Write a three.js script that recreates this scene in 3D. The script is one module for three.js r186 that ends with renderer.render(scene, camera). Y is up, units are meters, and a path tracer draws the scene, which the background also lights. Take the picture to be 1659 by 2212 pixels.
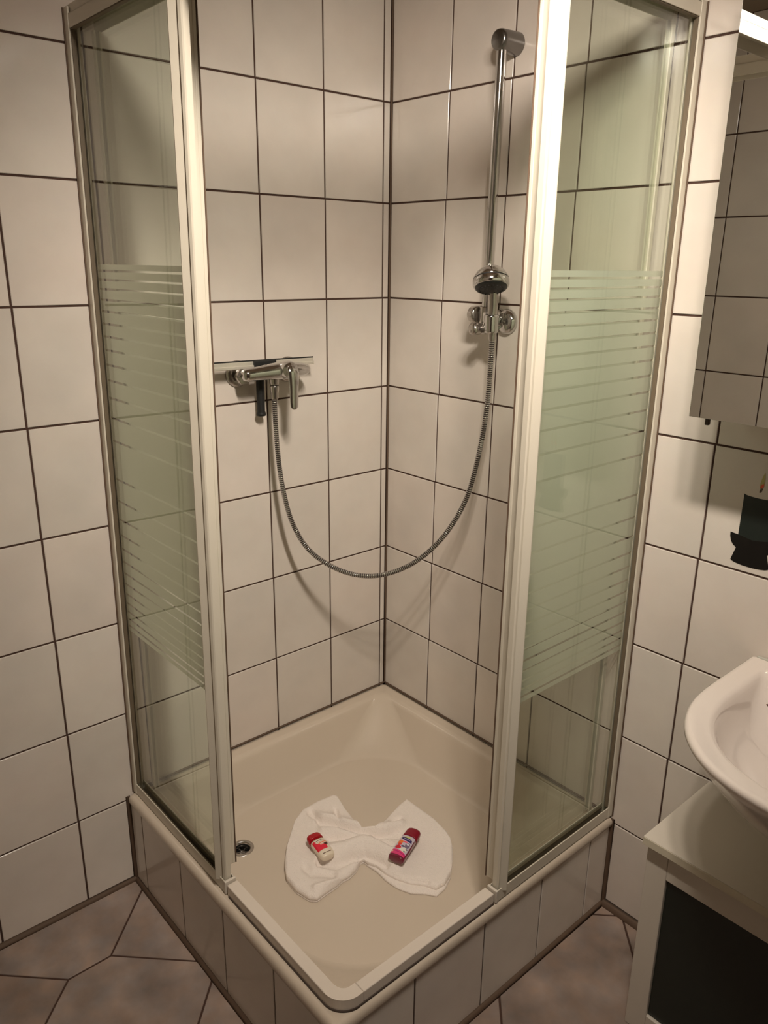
import * as THREE from 'three';
import { RoundedBoxGeometry } from 'three/addons/geometries/RoundedBoxGeometry.js';
import { mergeGeometries } from 'three/addons/utils/BufferGeometryUtils.js';
import { ImprovedNoise } from 'three/addons/math/ImprovedNoise.js';

// ---------------------------------------------------------------- camera, light, exposure
const scene = new THREE.Scene();
scene.background = new THREE.Color(0x000000);
const camera = new THREE.PerspectiveCamera(2 * Math.atan(1106 / 1699.84) * 180 / Math.PI, 1659 / 2212, 0.02, 50);
camera.position.set(1.7324, 1.5939, 1.5431);
camera.lookAt(1.7324 - 0.7142, 1.5939 - 0.3015, 1.5431 - 0.6316);
camera.rotateZ(0.0118);
scene.add(camera);

const renderer = new THREE.WebGLRenderer({ antialias: true });
renderer.toneMapping = THREE.LinearToneMapping;
renderer.toneMappingExposure = 1.9;
renderer.shadowMap.enabled = true;

const CEIL = 2.34;
const LAMP = [1.40, 0.93];          // unseen ceiling bar, four spot heads placed to light shower and back wall
const WARM = new THREE.Color().setRGB(1, 0.895, 0.765);
// [place along the bar, point aimed at, candela]; last head brightens the mirrored wall
const SPOTS = [[-0.21, [0.08, 1.20, 0.10], 1.2], [-0.07, [0.20, 0.70, 0.06], 1.25], [0.07, [0.34, 0.65, 0.02], 1.25], [0.21, [0.80, 1.0, 1.48], 0.32]].map(([dx, to, power]) => {
  const from = new THREE.Vector3(LAMP[0] + dx, CEIL - 0.085, LAMP[1]), dir = new THREE.Vector3(...to).sub(from).normalize();
  const l = new THREE.SpotLight(WARM, power, 0, 0.90, 1, 2);
  l.position.copy(from).addScaledVector(dir, 0.034); l.target.position.set(...to);
  l.castShadow = true; l.shadow.radius = 2.2; scene.add(l, l.target);
  return { from, dir };
});

// ---------------------------------------------------------------- helpers
let seed = 11;
const rnd = () => { seed = (seed * 1664525 + 1013904223) >>> 0; return seed / 4294967296; };
const noise = new ImprovedNoise();
const fbm = (x, y, z, o = 4) => { let s = 0, a = 0.5, f = 1; for (let i = 0; i < o; i++) { s += a * noise.noise(x * f, y * f, z + i * 7.3); f *= 2.03; a *= 0.5; } return s; };
const used = {};
function numbered(name) { const n = used[name] = (used[name] ?? -1) + 1; return n ? `${name}_${String(n).padStart(3, '0')}` : name; }
function shadows(o) { o.castShadow = true; o.receiveShadow = true; return o; }
function thing(name, label, category, pos = [0, 0, 0], group) {
  const o = new THREE.Group(); o.name = numbered(name); o.position.set(...pos); scene.add(o);
  o.userData = { label, category }; if (group) o.userData.group = group;
  return o;
}
function struct(name, label) {
  const o = new THREE.Group(); o.name = name; o.userData = { kind: 'structure' }; if (label) o.userData.label = label; scene.add(o); return o;
}
function part(name, geo, mat, parent, label) {
  const g = Array.isArray(geo) ? (geo.length > 1 ? mergeGeometries(geo.map(flat)) : geo[0]) : geo;
  const m = shadows(new THREE.Mesh(g, mat)); m.name = name; parent.add(m); if (label) m.userData.label = label; return m;
}
function flat(g) {          // comparable attributes for merging
  let q = g.index ? g.toNonIndexed() : g;
  for (const k of Object.keys(q.attributes)) if (!['position', 'normal', 'uv'].includes(k)) q.deleteAttribute(k);
  if (!q.attributes.uv) q.setAttribute('uv', new THREE.BufferAttribute(new Float32Array(q.attributes.position.count * 2), 2));
  return q;
}
function box(x0, x1, y0, y1, z0, z1, r = 0.001, seg = 2) {
  const w = x1 - x0, h = y1 - y0, d = z1 - z0;
  const g = r > 0 ? new RoundedBoxGeometry(w, h, d, seg, Math.min(r, w / 2.01, h / 2.01, d / 2.01)) : new THREE.BoxGeometry(w, h, d);
  return g.translate((x0 + x1) / 2, (y0 + y1) / 2, (z0 + z1) / 2);
}
// turned body: profile [[radius, along], ...] turned about the line from `at` in direction `dir`
function turned(profile, at, dir, seg = 32) {
  const g = new THREE.LatheGeometry(profile.map(p => new THREE.Vector2(p[0], p[1])), seg);
  g.applyQuaternion(new THREE.Quaternion().setFromUnitVectors(new THREE.Vector3(0, 1, 0), new THREE.Vector3(...dir).normalize()));
  return g.translate(...at);
}
function rod(a, b, r, seg = 20) {
  const A = new THREE.Vector3(...a), B = new THREE.Vector3(...b), d = B.clone().sub(A);
  return turned([[0, 0], [r * .85, 0], [r, r * .15], [r, d.length() - r * .15], [r * .85, d.length()], [0, d.length()]], a, d.toArray(), seg);
}
// sweep of elliptical sections along points: [[x,y,z, ra, rb], ...]; `side` fixes where ra points
function sweep(pts, side, seg = 20) {
  const P = [], I = [], S = new THREE.Vector3(...side), V = pts.map(p => new THREE.Vector3(p[0], p[1], p[2]));
  const rings = [];
  pts.forEach((p, i) => {
    const t = V[Math.min(i + 1, V.length - 1)].clone().sub(V[Math.max(i - 1, 0)]).normalize();
    const a = S.clone().addScaledVector(t, -S.dot(t)).normalize(), b = new THREE.Vector3().crossVectors(t, a);
    const ring = [];
    for (let k = 0; k < seg; k++) {
      const w = k / seg * 2 * Math.PI;
      ring.push(V[i].clone().addScaledVector(a, p[3] * Math.cos(w)).addScaledVector(b, p[4] * Math.sin(w)));
    }
    rings.push(ring);
  });
  return loft(rings, true, true);
}
function loft(rings, cap0 = false, cap1 = false, closed = true) {   // rings of equally many Vector3
  const n = rings[0].length, pos = [], uv = [], idx = [];
  rings.forEach((r, j) => r.forEach((p, k) => { pos.push(p.x, p.y, p.z); uv.push(k / n, j / (rings.length - 1)); }));
  for (let j = 0; j < rings.length - 1; j++) for (let k = 0; k < (closed ? n : n - 1); k++) {
    const a = j * n + k, b = j * n + (k + 1) % n, c = a + n, d = b + n; idx.push(a, b, d, a, d, c);
  }
  for (const [on, j] of [[cap0, 0], [cap1, rings.length - 1]]) if (on) {
    const c = rings[j].reduce((s, p) => s.add(p), new THREE.Vector3()).divideScalar(n), at = pos.length / 3;
    pos.push(c.x, c.y, c.z); uv.push(.5, .5);
    for (let k = 0; k < n; k++) { const a = j * n + k, b = j * n + (k + 1) % n; j ? idx.push(a, b, at) : idx.push(b, a, at); }
  }
  const g = new THREE.BufferGeometry();
  g.setAttribute('position', new THREE.Float32BufferAttribute(pos, 3));
  g.setAttribute('uv', new THREE.Float32BufferAttribute(uv, 2));
  g.setIndex(idx); g.computeVertexNormals(); return g;
}
function prism(points, y0, y1, bevel = 0) {       // outline [[x,z],...] pulled up from y0 to y1
  const s = new THREE.Shape(points.map(p => new THREE.Vector2(p[0], -p[1])));
  const g = new THREE.ExtrudeGeometry(s, { depth: y1 - y0 - 2 * bevel, bevelEnabled: bevel > 0, bevelSize: bevel, bevelThickness: bevel, bevelOffset: -bevel, bevelSegments: 1, curveSegments: 8 });
  return g.rotateX(-Math.PI / 2).translate(0, y0 + bevel, 0);
}
function dataTexture(n, f, srgb = true) {
  const d = new Uint8Array(n * n * 4);
  for (let j = 0; j < n; j++) for (let i = 0; i < n; i++) {
    const c = f(i / n, j / n), o = (j * n + i) * 4;
    for (let k = 0; k < 3; k++) d[o + k] = Math.max(0, Math.min(255, Math.round(255 * (c.length ? c[k] : c)))); d[o + 3] = 255;
  }
  const t = new THREE.DataTexture(d, n, n); t.magFilter = THREE.LinearFilter; t.minFilter = THREE.LinearFilter; t.wrapS = t.wrapT = THREE.RepeatWrapping;
  if (srgb) t.colorSpace = THREE.SRGBColorSpace; t.needsUpdate = true; return t;
}
// noise that repeats over the unit square
const loopNoise = (u, v, f, z, o = 4) => { let s = 0, q = 0; f *= 4; for (const [i, j] of [[0, 0], [1, 0], [0, 1], [1, 1]]) { const w = (i ? u : 1 - u) * (j ? v : 1 - v); s += w * fbm((u - i) * f + 40, (v - j) * f + 40, z, o); q += w * w; } return s / Math.sqrt(q); };

// ---------------------------------------------------------------- materials
const std = (color, roughness, more = {}) => new THREE.MeshPhysicalMaterial({ color, roughness, ...more });
const lin = (r, g, b) => new THREE.Color().setRGB(r, g, b);
const wallMap = dataTexture(256, (u, v) => {
  const a = loopNoise(u, v, 1.1, 2, 4), b = loopNoise(u, v, 2.2, 9, 3), k = 0.955 + 0.09 * a;
  return [k * 0.90, k * (0.868 + 0.012 * b), k * (0.835 + 0.018 * b)];
});
const M = {
  tile: [0, 1, 2].map(i => std([0xfffefc, 0xf9f8f6, 0xfdfaf8][i], 0.16, { map: wallMap, specularIntensity: 0.75 })),
  grout: std(lin(0.07, 0.036, 0.025), 0.95),
  silicone: std(lin(0.12, 0.075, 0.048), 0.7),
  paint: std(lin(0.36, 0.31, 0.26), 0.9),  // unseen end and passage walls, kept dark to limit bounced light
  ceiling: std(lin(0.34, 0.26, 0.19), 0.85),
  profile: std(lin(0.66, 0.61, 0.51), 0.34),
  sill: std(lin(0.72, 0.64, 0.555), 0.35),
  profileGrey: std(lin(0.50, 0.49, 0.43), 0.4),
  gasket: std(lin(0.15, 0.115, 0.075), 0.6),
  seal: std(lin(0.06, 0.04, 0.03), 0.6),
  acrylic: std(lin(0.62, 0.53, 0.43), 0.22, { clearcoat: 0.4, clearcoatRoughness: 0.12 }),
  sink: std(lin(0.80, 0.72, 0.66), 0.12, { clearcoat: 0.5, clearcoatRoughness: 0.06 }),
  chrome: std(lin(0.62, 0.61, 0.60), 0.11, { metalness: 1 }),
  alu: std(lin(0.80, 0.76, 0.68), 0.38, { metalness: 0.7 }),
  satin: std(lin(0.50, 0.47, 0.44), 0.26, { metalness: 1 }),
  darkChrome: std(lin(0.24, 0.23, 0.22), 0.3, { metalness: 1 }),
  hoseDark: std(lin(0.03, 0.022, 0.018), 0.6),
  rubber: std(lin(0.008, 0.008, 0.008), 0.55),
  face: std(lin(0.012, 0.013, 0.012), 0.4),
  mirror: std(lin(0.80, 0.81, 0.79), 0.01, { metalness: 1 }),
  white: std(lin(0.68, 0.62, 0.54), 0.4),
  whiteEdge: std(lin(0.72, 0.66, 0.52), 0.45),
  door: std(lin(0.014, 0.019, 0.015), 0.35),
  glass: std(lin(0.955, 0.975, 0.95), 0.0, { transmission: 1, thickness: 0, ior: 1.5, specularIntensity: 0.9, side: THREE.DoubleSide }),
  frost: std(lin(0.95, 0.975, 0.895), 1.0, { transmission: 0.72, thickness: 0, specularIntensity: 0.25, side: THREE.DoubleSide }),
  candle: std(lin(0.012, 0.017, 0.015), 0.35),
  holder: std(lin(0.004, 0.003, 0.003), 0.35),
  flameRed: std(lin(0.75, 0.12, 0.06), 0.4),
  flameYellow: std(lin(0.46, 0.41, 0.17), 0.4),
  wick: std(lin(0.09, 0.06, 0.04), 0.5),
  red: std(lin(0.42, 0.004, 0.012), 0.25),
  crimson: std(lin(0.24, 0.004, 0.02), 0.28),
  wine: std(lin(0.17, 0.006, 0.03), 0.2, { clearcoat: 0.5 }),
  bottleWhite: std(lin(0.80, 0.70, 0.56), 0.3),
  slot: std(lin(0.12, 0.06, 0.04), 0.6),
  lampGlow: new THREE.MeshStandardMaterial({ color: 0xffffff, emissive: new THREE.Color(1, 0.87, 0.76), emissiveIntensity: 40 }),
};
const towelBump = dataTexture(256, (u, v) => 0.5 + 0.9 * loopNoise(u, v, 14, 1, 3), false); towelBump.repeat.set(9, 9);
M.towel = std(lin(0.86, 0.78, 0.72), 0.95, { bumpMap: towelBump, bumpScale: 0.0012, sheen: 0.4, sheenRoughness: 0.6, sheenColor: lin(1, 0.95, 0.9) });
const floorMap = dataTexture(512, (u, v) => {
  const a = loopNoise(u, v, 1.6, 4, 5), b = loopNoise(u, v, 3.1, 17, 4), k = 0.74 + 0.24 * a;
  return [k * (0.80 + 0.06 * b), k * 0.715, k * (0.665 - 0.05 * b)];
});
M.floor = [0, 1].map(i => std([0xffffff, 0xf6f3f0][i], 0.42, { map: floorMap, specularIntensity: 0.6 }));

// ---------------------------------------------------------------- tiles
const GAP = 0.0046, PROUD = 0.0026;
const tileCache = {};
function tileGeo(w, h, variant) {        // front face in z = 0, chamfered edges, uv in metres
  const key = `${w.toFixed(4)}_${h.toFixed(4)}_${variant}`;
  if (tileCache[key]) return tileCache[key];
  const c = Math.min(0.0011, w / 4, h / 4), X = w / 2, Y = h / 2;
  const ring = (i, z) => [[-X + i, -Y + i, z], [X - i, -Y + i, z], [X - i, Y - i, z], [-X + i, Y - i, z]];
  const rings = [ring(0, -PROUD - 0.001), ring(0, -0.0007), ring(c, 0)], pos = [], nor = [], uv = [];
  const ou = variant * 0.37, ov = variant * 0.61;
  const quad = (a, b, d, e, n) => { for (const p of [a, b, d, a, d, e]) { pos.push(...p); nor.push(...n); uv.push(p[0] + ou, p[1] + ov); } };
  const N = [[0, -1, 0], [1, 0, 0], [0, 1, 0], [-1, 0, 0]];
  for (let k = 0; k < 4; k++) {
    const l = (k + 1) % 4, t = N[k].map((v, i) => i === 2 ? 0.7 : v * 0.7);
    quad(rings[0][k], rings[0][l], rings[1][l], rings[1][k], N[k]);
    quad(rings[1][k], rings[1][l], rings[2][l], rings[2][k], t);
  }
  quad(...rings[2], [0, 0, 1]);
  const g = new THREE.BufferGeometry();
  g.setAttribute('position', new THREE.Float32BufferAttribute(pos, 3)); g.setAttribute('normal', new THREE.Float32BufferAttribute(nor, 3)); g.setAttribute('uv', new THREE.Float32BufferAttribute(uv, 2));
  return tileCache[key] = g;
}
// cols/rows are joint positions; put(t, y) gives the point on the wall, ry the turn that faces the room
function layTiles(parent, cols, rows, put, ry, shear = 0, skip = () => false, special = () => false) {
  for (let j = 0; j < rows.length - 1; j++) for (let i = 0; i < cols.length - 1; i++) {
    const y0 = rows[j], y1 = rows[j + 1], s = shear * ((y0 + y1) / 2 - 2.0);
    const edge0 = i === 0 ? cols[0] : cols[i] + s, edge1 = i === cols.length - 2 ? cols[i + 1] : cols[i + 1] + s;
    const t0 = edge0 + GAP / 2, t1 = edge1 - GAP / 2;
    if (skip((t0 + t1) / 2, (y0 + y1) / 2)) continue;
    const w = Math.round((t1 - t0) * 2e3) / 2e3, h = Math.round((y1 - y0 - GAP) * 2e3) / 2e3;
    const m = part('tile', tileGeo(w, h, Math.floor(rnd() * 4)), M.tile[Math.floor(rnd() * 3)], parent);
    m.position.set(...put((t0 + t1) / 2, (y0 + y1) / 2)); m.rotation.set(0, ry, (rnd() - 0.5) * 0.0016);
    special(m, i, j, w, h);
  }
}
const ZB = 1.48;      // wall opposite the basin
const ROWS = [0.0003, 0.25, 0.5, 0.75, 1.0, 1.25, 1.5, 1.75, 2.0, 2.25, CEIL];

// left wall of the picture: x = 0
const wallLeft = struct('wall_left', 'tiled wall of off-white tiles with dark brown joints that carries the mixer tap');
part('grout', box(-0.12, -PROUD, 0, CEIL, -0.12, 2.32, 0), M.grout, wallLeft);
layTiles(wallLeft, [0.004, 0.0275, 0.2258, 0.4242, 0.6252, 0.8257, 1.0262, 1.2365, 1.4365, ZB], ROWS, (t, y) => [0, y, t], Math.PI / 2, 0.0032, (t, y) => y < 0.24 && t < 0.8);
// right wall: z = 0
const wallRight = struct('wall_right', 'tiled wall of off-white tiles with dark brown joints behind mirror and basin');
part('grout', box(-PROUD, 2.4, 0, CEIL, -0.12, -PROUD, 0), M.grout, wallRight);
layTiles(wallRight, [0.001, 0.2148, 0.4135, 0.614, 0.8115, 1.011, 1.211, 1.411, 1.611, 1.811, 2.011, 2.211, 2.35], ROWS, (t, y) => [t, y, 0], 0, 0.0104, (t, y) => y < 0.24 && t < 0.8,
  (m, i, j, w, h) => { if (i === 5 && j === 4) decorTile(m, w, h); });
function decorTile(m, w, h) {
  m.userData.label = 'decor tile printed with a dark pillar candle';
  const at = (x, y) => [x - 1.105 + 0.006, y - 1.125];
  const plate = (pts, z, t) => { const s = new THREE.Shape(pts.map(p => new THREE.Vector2(...at(...p)))); return new THREE.ExtrudeGeometry(s, { depth: t, bevelEnabled: false }).translate(0, 0, z); };
  const C = 1.1035, body = [], hold = [];
  for (let k = 0; k <= 12; k++) { const a = Math.PI * k / 12; body.push([C + 0.031 * Math.cos(a), 1.163 - 0.004 * Math.sin(a)]); }
  body.push([C - 0.031, 1.07], [C + 0.031, 1.07]);
  part('candle', plate(body, 0.0001, 0.0003), M.candle, m);
  const half = [[0.031, 1.0765], [0.047, 1.0785], [0.0465, 1.070], [0.0435, 1.060], [0.0385, 1.053], [0.0315, 1.0485], [0.0325, 1.045], [0.039, 1.0215]];
  hold.push([C, 1.071], ...half.map(([x, y]) => [C + x, y]));
  for (let k = 1; k < 10; k++) { const a = Math.PI * k / 10; hold.push([C + 0.039 * Math.cos(a), 1.0215 - 0.0075 * Math.sin(a)]); }
  hold.push(...half.reverse().map(([x, y]) => [C - x, y]));
  part('candle_holder', plate(hold, 0.0004, 0.0003), M.holder, m);
  part('wick', plate([[C - 0.003, 1.171], [C + 0.001, 1.171], [C + 0.0035, 1.180], [C - 0.001, 1.181]], 0.0001, 0.0003), M.wick, m);
  const drop = (cx, y0, y1, r) => { const q = []; for (let k = 0; k < 20; k++) { const a = 2 * Math.PI * k / 20, v = (1 - Math.cos(a)) / 2; q.push([cx + r * Math.sin(a) * (1.15 - 0.75 * v) + 0.003 * v, y0 + (y1 - y0) * v]); } return q; };
  part('flame', plate(drop(C, 1.178, 1.212, 0.0048), 0.0001, 0.0003), M.flameYellow, m);
  part('flame_core', plate(drop(C, 1.180, 1.190, 0.0040), 0.0004, 0.0002), M.flameRed, m);
}
// wall opposite the basin, seen only in the mirror; the doorway the picture is taken from; the passage behind it
const wallBack = struct('wall_back', 'tiled wall opposite the mirror, seen in its reflection');
part('grout', box(-PROUD, 1.27, 0, CEIL, ZB + PROUD, ZB + 0.12, 0), M.grout, wallBack);
layTiles(wallBack, [0.004, 0.2, 0.4, 0.6, 0.8, 1.0, 1.2, 1.27], ROWS, (t, y) => [t, y, ZB], Math.PI);
part('end_face', box(1.27, 1.28, 0, CEIL, ZB - 0.005, ZB + 0.12, 0.001), M.paint, wallBack);
const wallEnd = struct('wall_end'); part('plaster', box(2.35, 2.47, 0, CEIL, -0.12, 2.32, 0), M.paint, wallEnd);
const wallPassage = struct('wall_passage'); part('plaster', [box(1.16, 2.35, 0, CEIL, 2.2, 2.32, 0), box(1.16, 1.28, 0, CEIL, ZB + 0.12, 2.2, 0)], M.paint, wallPassage);
const ceiling = struct('ceiling'); part('panel', box(-0.12, 2.47, CEIL, CEIL + 0.1, -0.12, 2.32, 0), M.ceiling, ceiling);

// floor of long six-sided tiles
const floor = struct('floor', 'floor of mottled beige six-sided tiles with brown joints');
part('grout', box(-0.12, 2.47, -0.1, -0.002, -0.12, 2.32, 0), M.grout, floor);
{
  const PX = 0.368, A = 0.184, B = 0.102, clip = (poly, ax, v, sign) => {
    const out = [];
    poly.forEach((p, k) => {
      const q = poly[(k + 1) % poly.length], a = sign * (p[ax] - v), b = sign * (q[ax] - v);
      if (a >= 0) out.push(p);
      if (a * b < 0) { const t = a / (a - b); out.push([p[0] + (q[0] - p[0]) * t, p[1] + (q[1] - p[1]) * t]); }
    });
    return out;
  };
  for (let j = -5; j <= 5; j++) for (let i = -5; i <= 7; i++) {
    const cx = 0.381 + PX * i + (j & 1 ? A : 0), cz = 1.096 + (A + B) * j, g = 0.0022;
    const k = (A - g * 1.2) / A, b2 = B / 2 - 0.0006;
    let poly = [[0, -(b2 + A * k)], [A * k, -b2], [A * k, b2], [0, b2 + A * k], [-A * k, b2], [-A * k, -b2]].map(p => [cx + p[0], cz + p[1]]);
    for (const [ax, v, s] of [[0, 0.004, 1], [0, 2.346, -1], [1, 0.004, 1], [1, 2.196, -1]]) if (poly.length) poly = clip(poly, ax, v, s);
    if (poly.length < 3 || poly.every(p => p[0] < 0.84 && p[1] < 0.85) || poly.every(p => p[0] < 1.28 && p[1] > ZB)) continue;
    if (Math.abs(poly.reduce((s, p, n) => { const q = poly[(n + 1) % poly.length]; return s + p[0] * q[1] - q[0] * p[1]; }, 0)) < 2e-4) continue;
    const geo = prism(poly, -0.006, 0, 0.0012), ou = rnd(), ov = rnd(), P = geo.attributes.position, U = geo.attributes.uv;
    for (let n = 0; n < P.count; n++) U.setXY(n, P.getX(n) * 1.6 + ou, P.getZ(n) * 1.6 + ov);
    part('floor_tile', geo, M.floor[Math.floor(rnd() * 2)], floor);
  }
}
// brown silicone joints at the foot of the walls and in the corners
const APX = 0.872, APZ = 0.888;
const trim2 = struct('trim_1', 'brown silicone joint along floor and corners');
{
  const wedge = (a, b, n1, n2, r) => {       // concave fillet from a to b between directions n1 and n2
    const A = new THREE.Vector3(...a), B = new THREE.Vector3(...b), U = new THREE.Vector3(...n1), V = new THREE.Vector3(...n2), ring = P => [P.clone().addScaledVector(U, -0.003).addScaledVector(V, -0.003), P.clone().addScaledVector(U, r), P.clone().addScaledVector(U, r * 0.36).addScaledVector(V, r * 0.36), P.clone().addScaledVector(V, r)];
    return loft([ring(A), ring(B)], true, true);
  };
  part('floor_joint', wedge([0, 0, APZ], [0, 0, ZB], [1, 0, 0], [0, 1, 0], 0.011), M.silicone, trim2);
  part('floor_joint', wedge([0, 0, APZ], [APX, 0, APZ], [0, 0, 1], [0, 1, 0], 0.010), M.silicone, trim2);
  part('floor_joint', wedge([APX, 0, APZ], [APX, 0, 0], [1, 0, 0], [0, 1, 0], 0.010), M.silicone, trim2);
  part('floor_joint', wedge([APX, 0, 0], [2.35, 0, 0], [0, 0, 1], [0, 1, 0], 0.016), M.silicone, trim2);
  part('corner_joint', wedge([0, 0, APZ], [0, 0.262, APZ], [1, 0, 0], [0, 0, 1], 0.009), M.silicone, trim2);
  part('corner_joint', wedge([APX, 0, 0], [APX, 0.262, 0], [1, 0, 0], [0, 0, 1], 0.009), M.silicone, trim2);
  part('corner_joint', wedge([0, 0.27, 0], [0, CEIL, 0], [1, 0, 0], [0, 0, 1], 0.0045), M.silicone, trim2);
  part('tray_joint', wedge([0, 0.2695, 0], [0, 0.2695, 0.87], [1, 0, 0], [0, 1, 0], 0.004), M.silicone, trim2);
  part('tray_joint', wedge([0, 0.2695, 0], [0.862, 0.2695, 0], [0, 0, 1], [0, 1, 0], 0.004), M.silicone, trim2);
}
// tiled upstand that carries the tray
const apron = struct('wall_apron_2', 'low tiled upstand under the shower tray');
part('grout', [box(0.0, APX - PROUD, 0, 0.243, APZ - 0.05, APZ - PROUD, 0), box(APX - 0.05, APX - PROUD, 0, 0.243, 0.0, APZ - 0.05, 0)], M.grout, apron);
layTiles(apron, [0.004, 0.069, 0.275, 0.472, 0.672, APX + 0.002], [0.002, 0.252], (t, y) => [t, y, APZ], 0);
layTiles(apron, [0.004, 0.088, 0.278, 0.476, 0.684, APZ + 0.002], [0.002, 0.252], (t, y) => [APX, y, t], Math.PI / 2);

// ---------------------------------------------------------------- shower tray
const TX = 0.878, TZ = 0.892, RIM = 0.27, BED = 0.15;
function roundRect(inset, r, y, n = 10) {
  const x0 = inset + 0.0015, x1 = TX - inset, z0 = inset + 0.0015, z1 = TZ - inset, out = [];
  for (const [cx, cz, a0] of [[x1 - r, z1 - r, 0], [x0 + r, z1 - r, Math.PI / 2], [x0 + r, z0 + r, Math.PI], [x1 - r, z0 + r, Math.PI * 1.5]])
    for (let k = 0; k <= n; k++) { const a = a0 + Math.PI / 2 * k / n; out.push(new THREE.Vector3(cx + r * Math.cos(a), y, cz + r * Math.sin(a))); }
  return out;
}
const DRAIN = [0.2425, 0.7008], DR = 0.0215;
{
  const tray = thing('shower_tray', 'square cream acrylic shower tray with rounded inner corners set on the tiled upstand', 'shower tray');
  const prof = [[0.004, 0.004, 0.2445], [0.0, 0.006, 0.247], [0.0, 0.007, 0.257], [0.0025, 0.009, 0.2645], [0.008, 0.012, 0.269], [0.015, 0.015, RIM], [0.036, 0.03, RIM], [0.044, 0.036, 0.2685], [0.052, 0.045, 0.263],
[0.056, 0.060, 0.255], [0.062, 0.077, 0.243], [0.070, 0.098, 0.227], [0.080, 0.122, 0.208], [0.090, 0.146, 0.189], [0.100, 0.169, 0.1715], [0.108, 0.185, 0.1592], [0.113, 0.193, 0.1532], [0.117, 0.198, 0.1507], [0.121, 0.200, BED]];
  const rings = prof.map(([i, r, y]) => roundRect(i, r, y)).map(r => r.reverse());
  const wallsGeo = loft(rings);
  const inner = rings[rings.length - 1], s = new THREE.Shape(inner.map(p => new THREE.Vector2(p.x, -p.z)));
  const hole = new THREE.Path(); hole.absarc(DRAIN[0], -DRAIN[1], DR, 0, Math.PI * 2, true); s.holes.push(hole);
  const bed = new THREE.ShapeGeometry(s, 24).rotateX(-Math.PI / 2).translate(0, BED, 0);
  part('basin', [wallsGeo, bed], M.acrylic, tray);
  const under = new THREE.Shape([[0.06, 0.06], [TX - 0.06, 0.06], [TX - 0.06, TZ - 0.06], [0.06, TZ - 0.06]].map(p => new THREE.Vector2(p[0], -p[1])));
  part('underside', new THREE.ExtrudeGeometry(under, { depth: 0.004, bevelEnabled: false }).rotateX(-Math.PI / 2).translate(0, 0.085, 0), M.grout, tray);
  const d = thing('drain', 'round chrome shower drain beside the left glass door', 'drain', [DRAIN[0], BED, DRAIN[1]]);
  part('flange', turned([[DR - 0.004, -0.02], [DR - 0.003, -0.004], [DR, 0.0008], [DR + 0.003, 0.0022], [DR + 0.0075, 0.0016], [DR + 0.009, 0.0002]], [0, 0, 0], [0, 1, 0], 40), M.satin, d);
  part('well', turned([[0, -0.034], [0.010, -0.034], [0.016, -0.03], [DR - 0.003, -0.02], [DR - 0.0032, -0.004]], [0, 0, 0], [0, 1, 0], 40), M.rubber, d);
  part('strainer', [turned([[0.0, -0.012], [0.008, -0.012], [0.008, -0.015], [0, -0.015]], [0, 0, 0], [0, 1, 0], 20), ...[0, 1, 2].map(k => box(-DR + 0.005, DR - 0.005, -0.016, -0.013, -0.0015, 0.0015, 0).rotateY(k * Math.PI / 3))], M.darkChrome, d);
}

// ---------------------------------------------------------------- shower enclosure
const TOP = 2.06, FOOT = 0.272;
const GAPS = [1.572, 1.554, 1.535, 1.513, 1.489, 1.463, 1.436, 1.407, 1.375, 1.341, 1.302, 1.257, 1.205];
const BANDS = (() => {
  const mid = 1.160, all = [...GAPS, ...GAPS.map(g => 2 * mid - g).reverse()], h = 0.0024, out = []; let y = 1.585;
  for (const g of all) { out.push([g + h, y]); y = g - h; } out.push([2 * mid - 1.585, y]); return out;
})();
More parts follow.
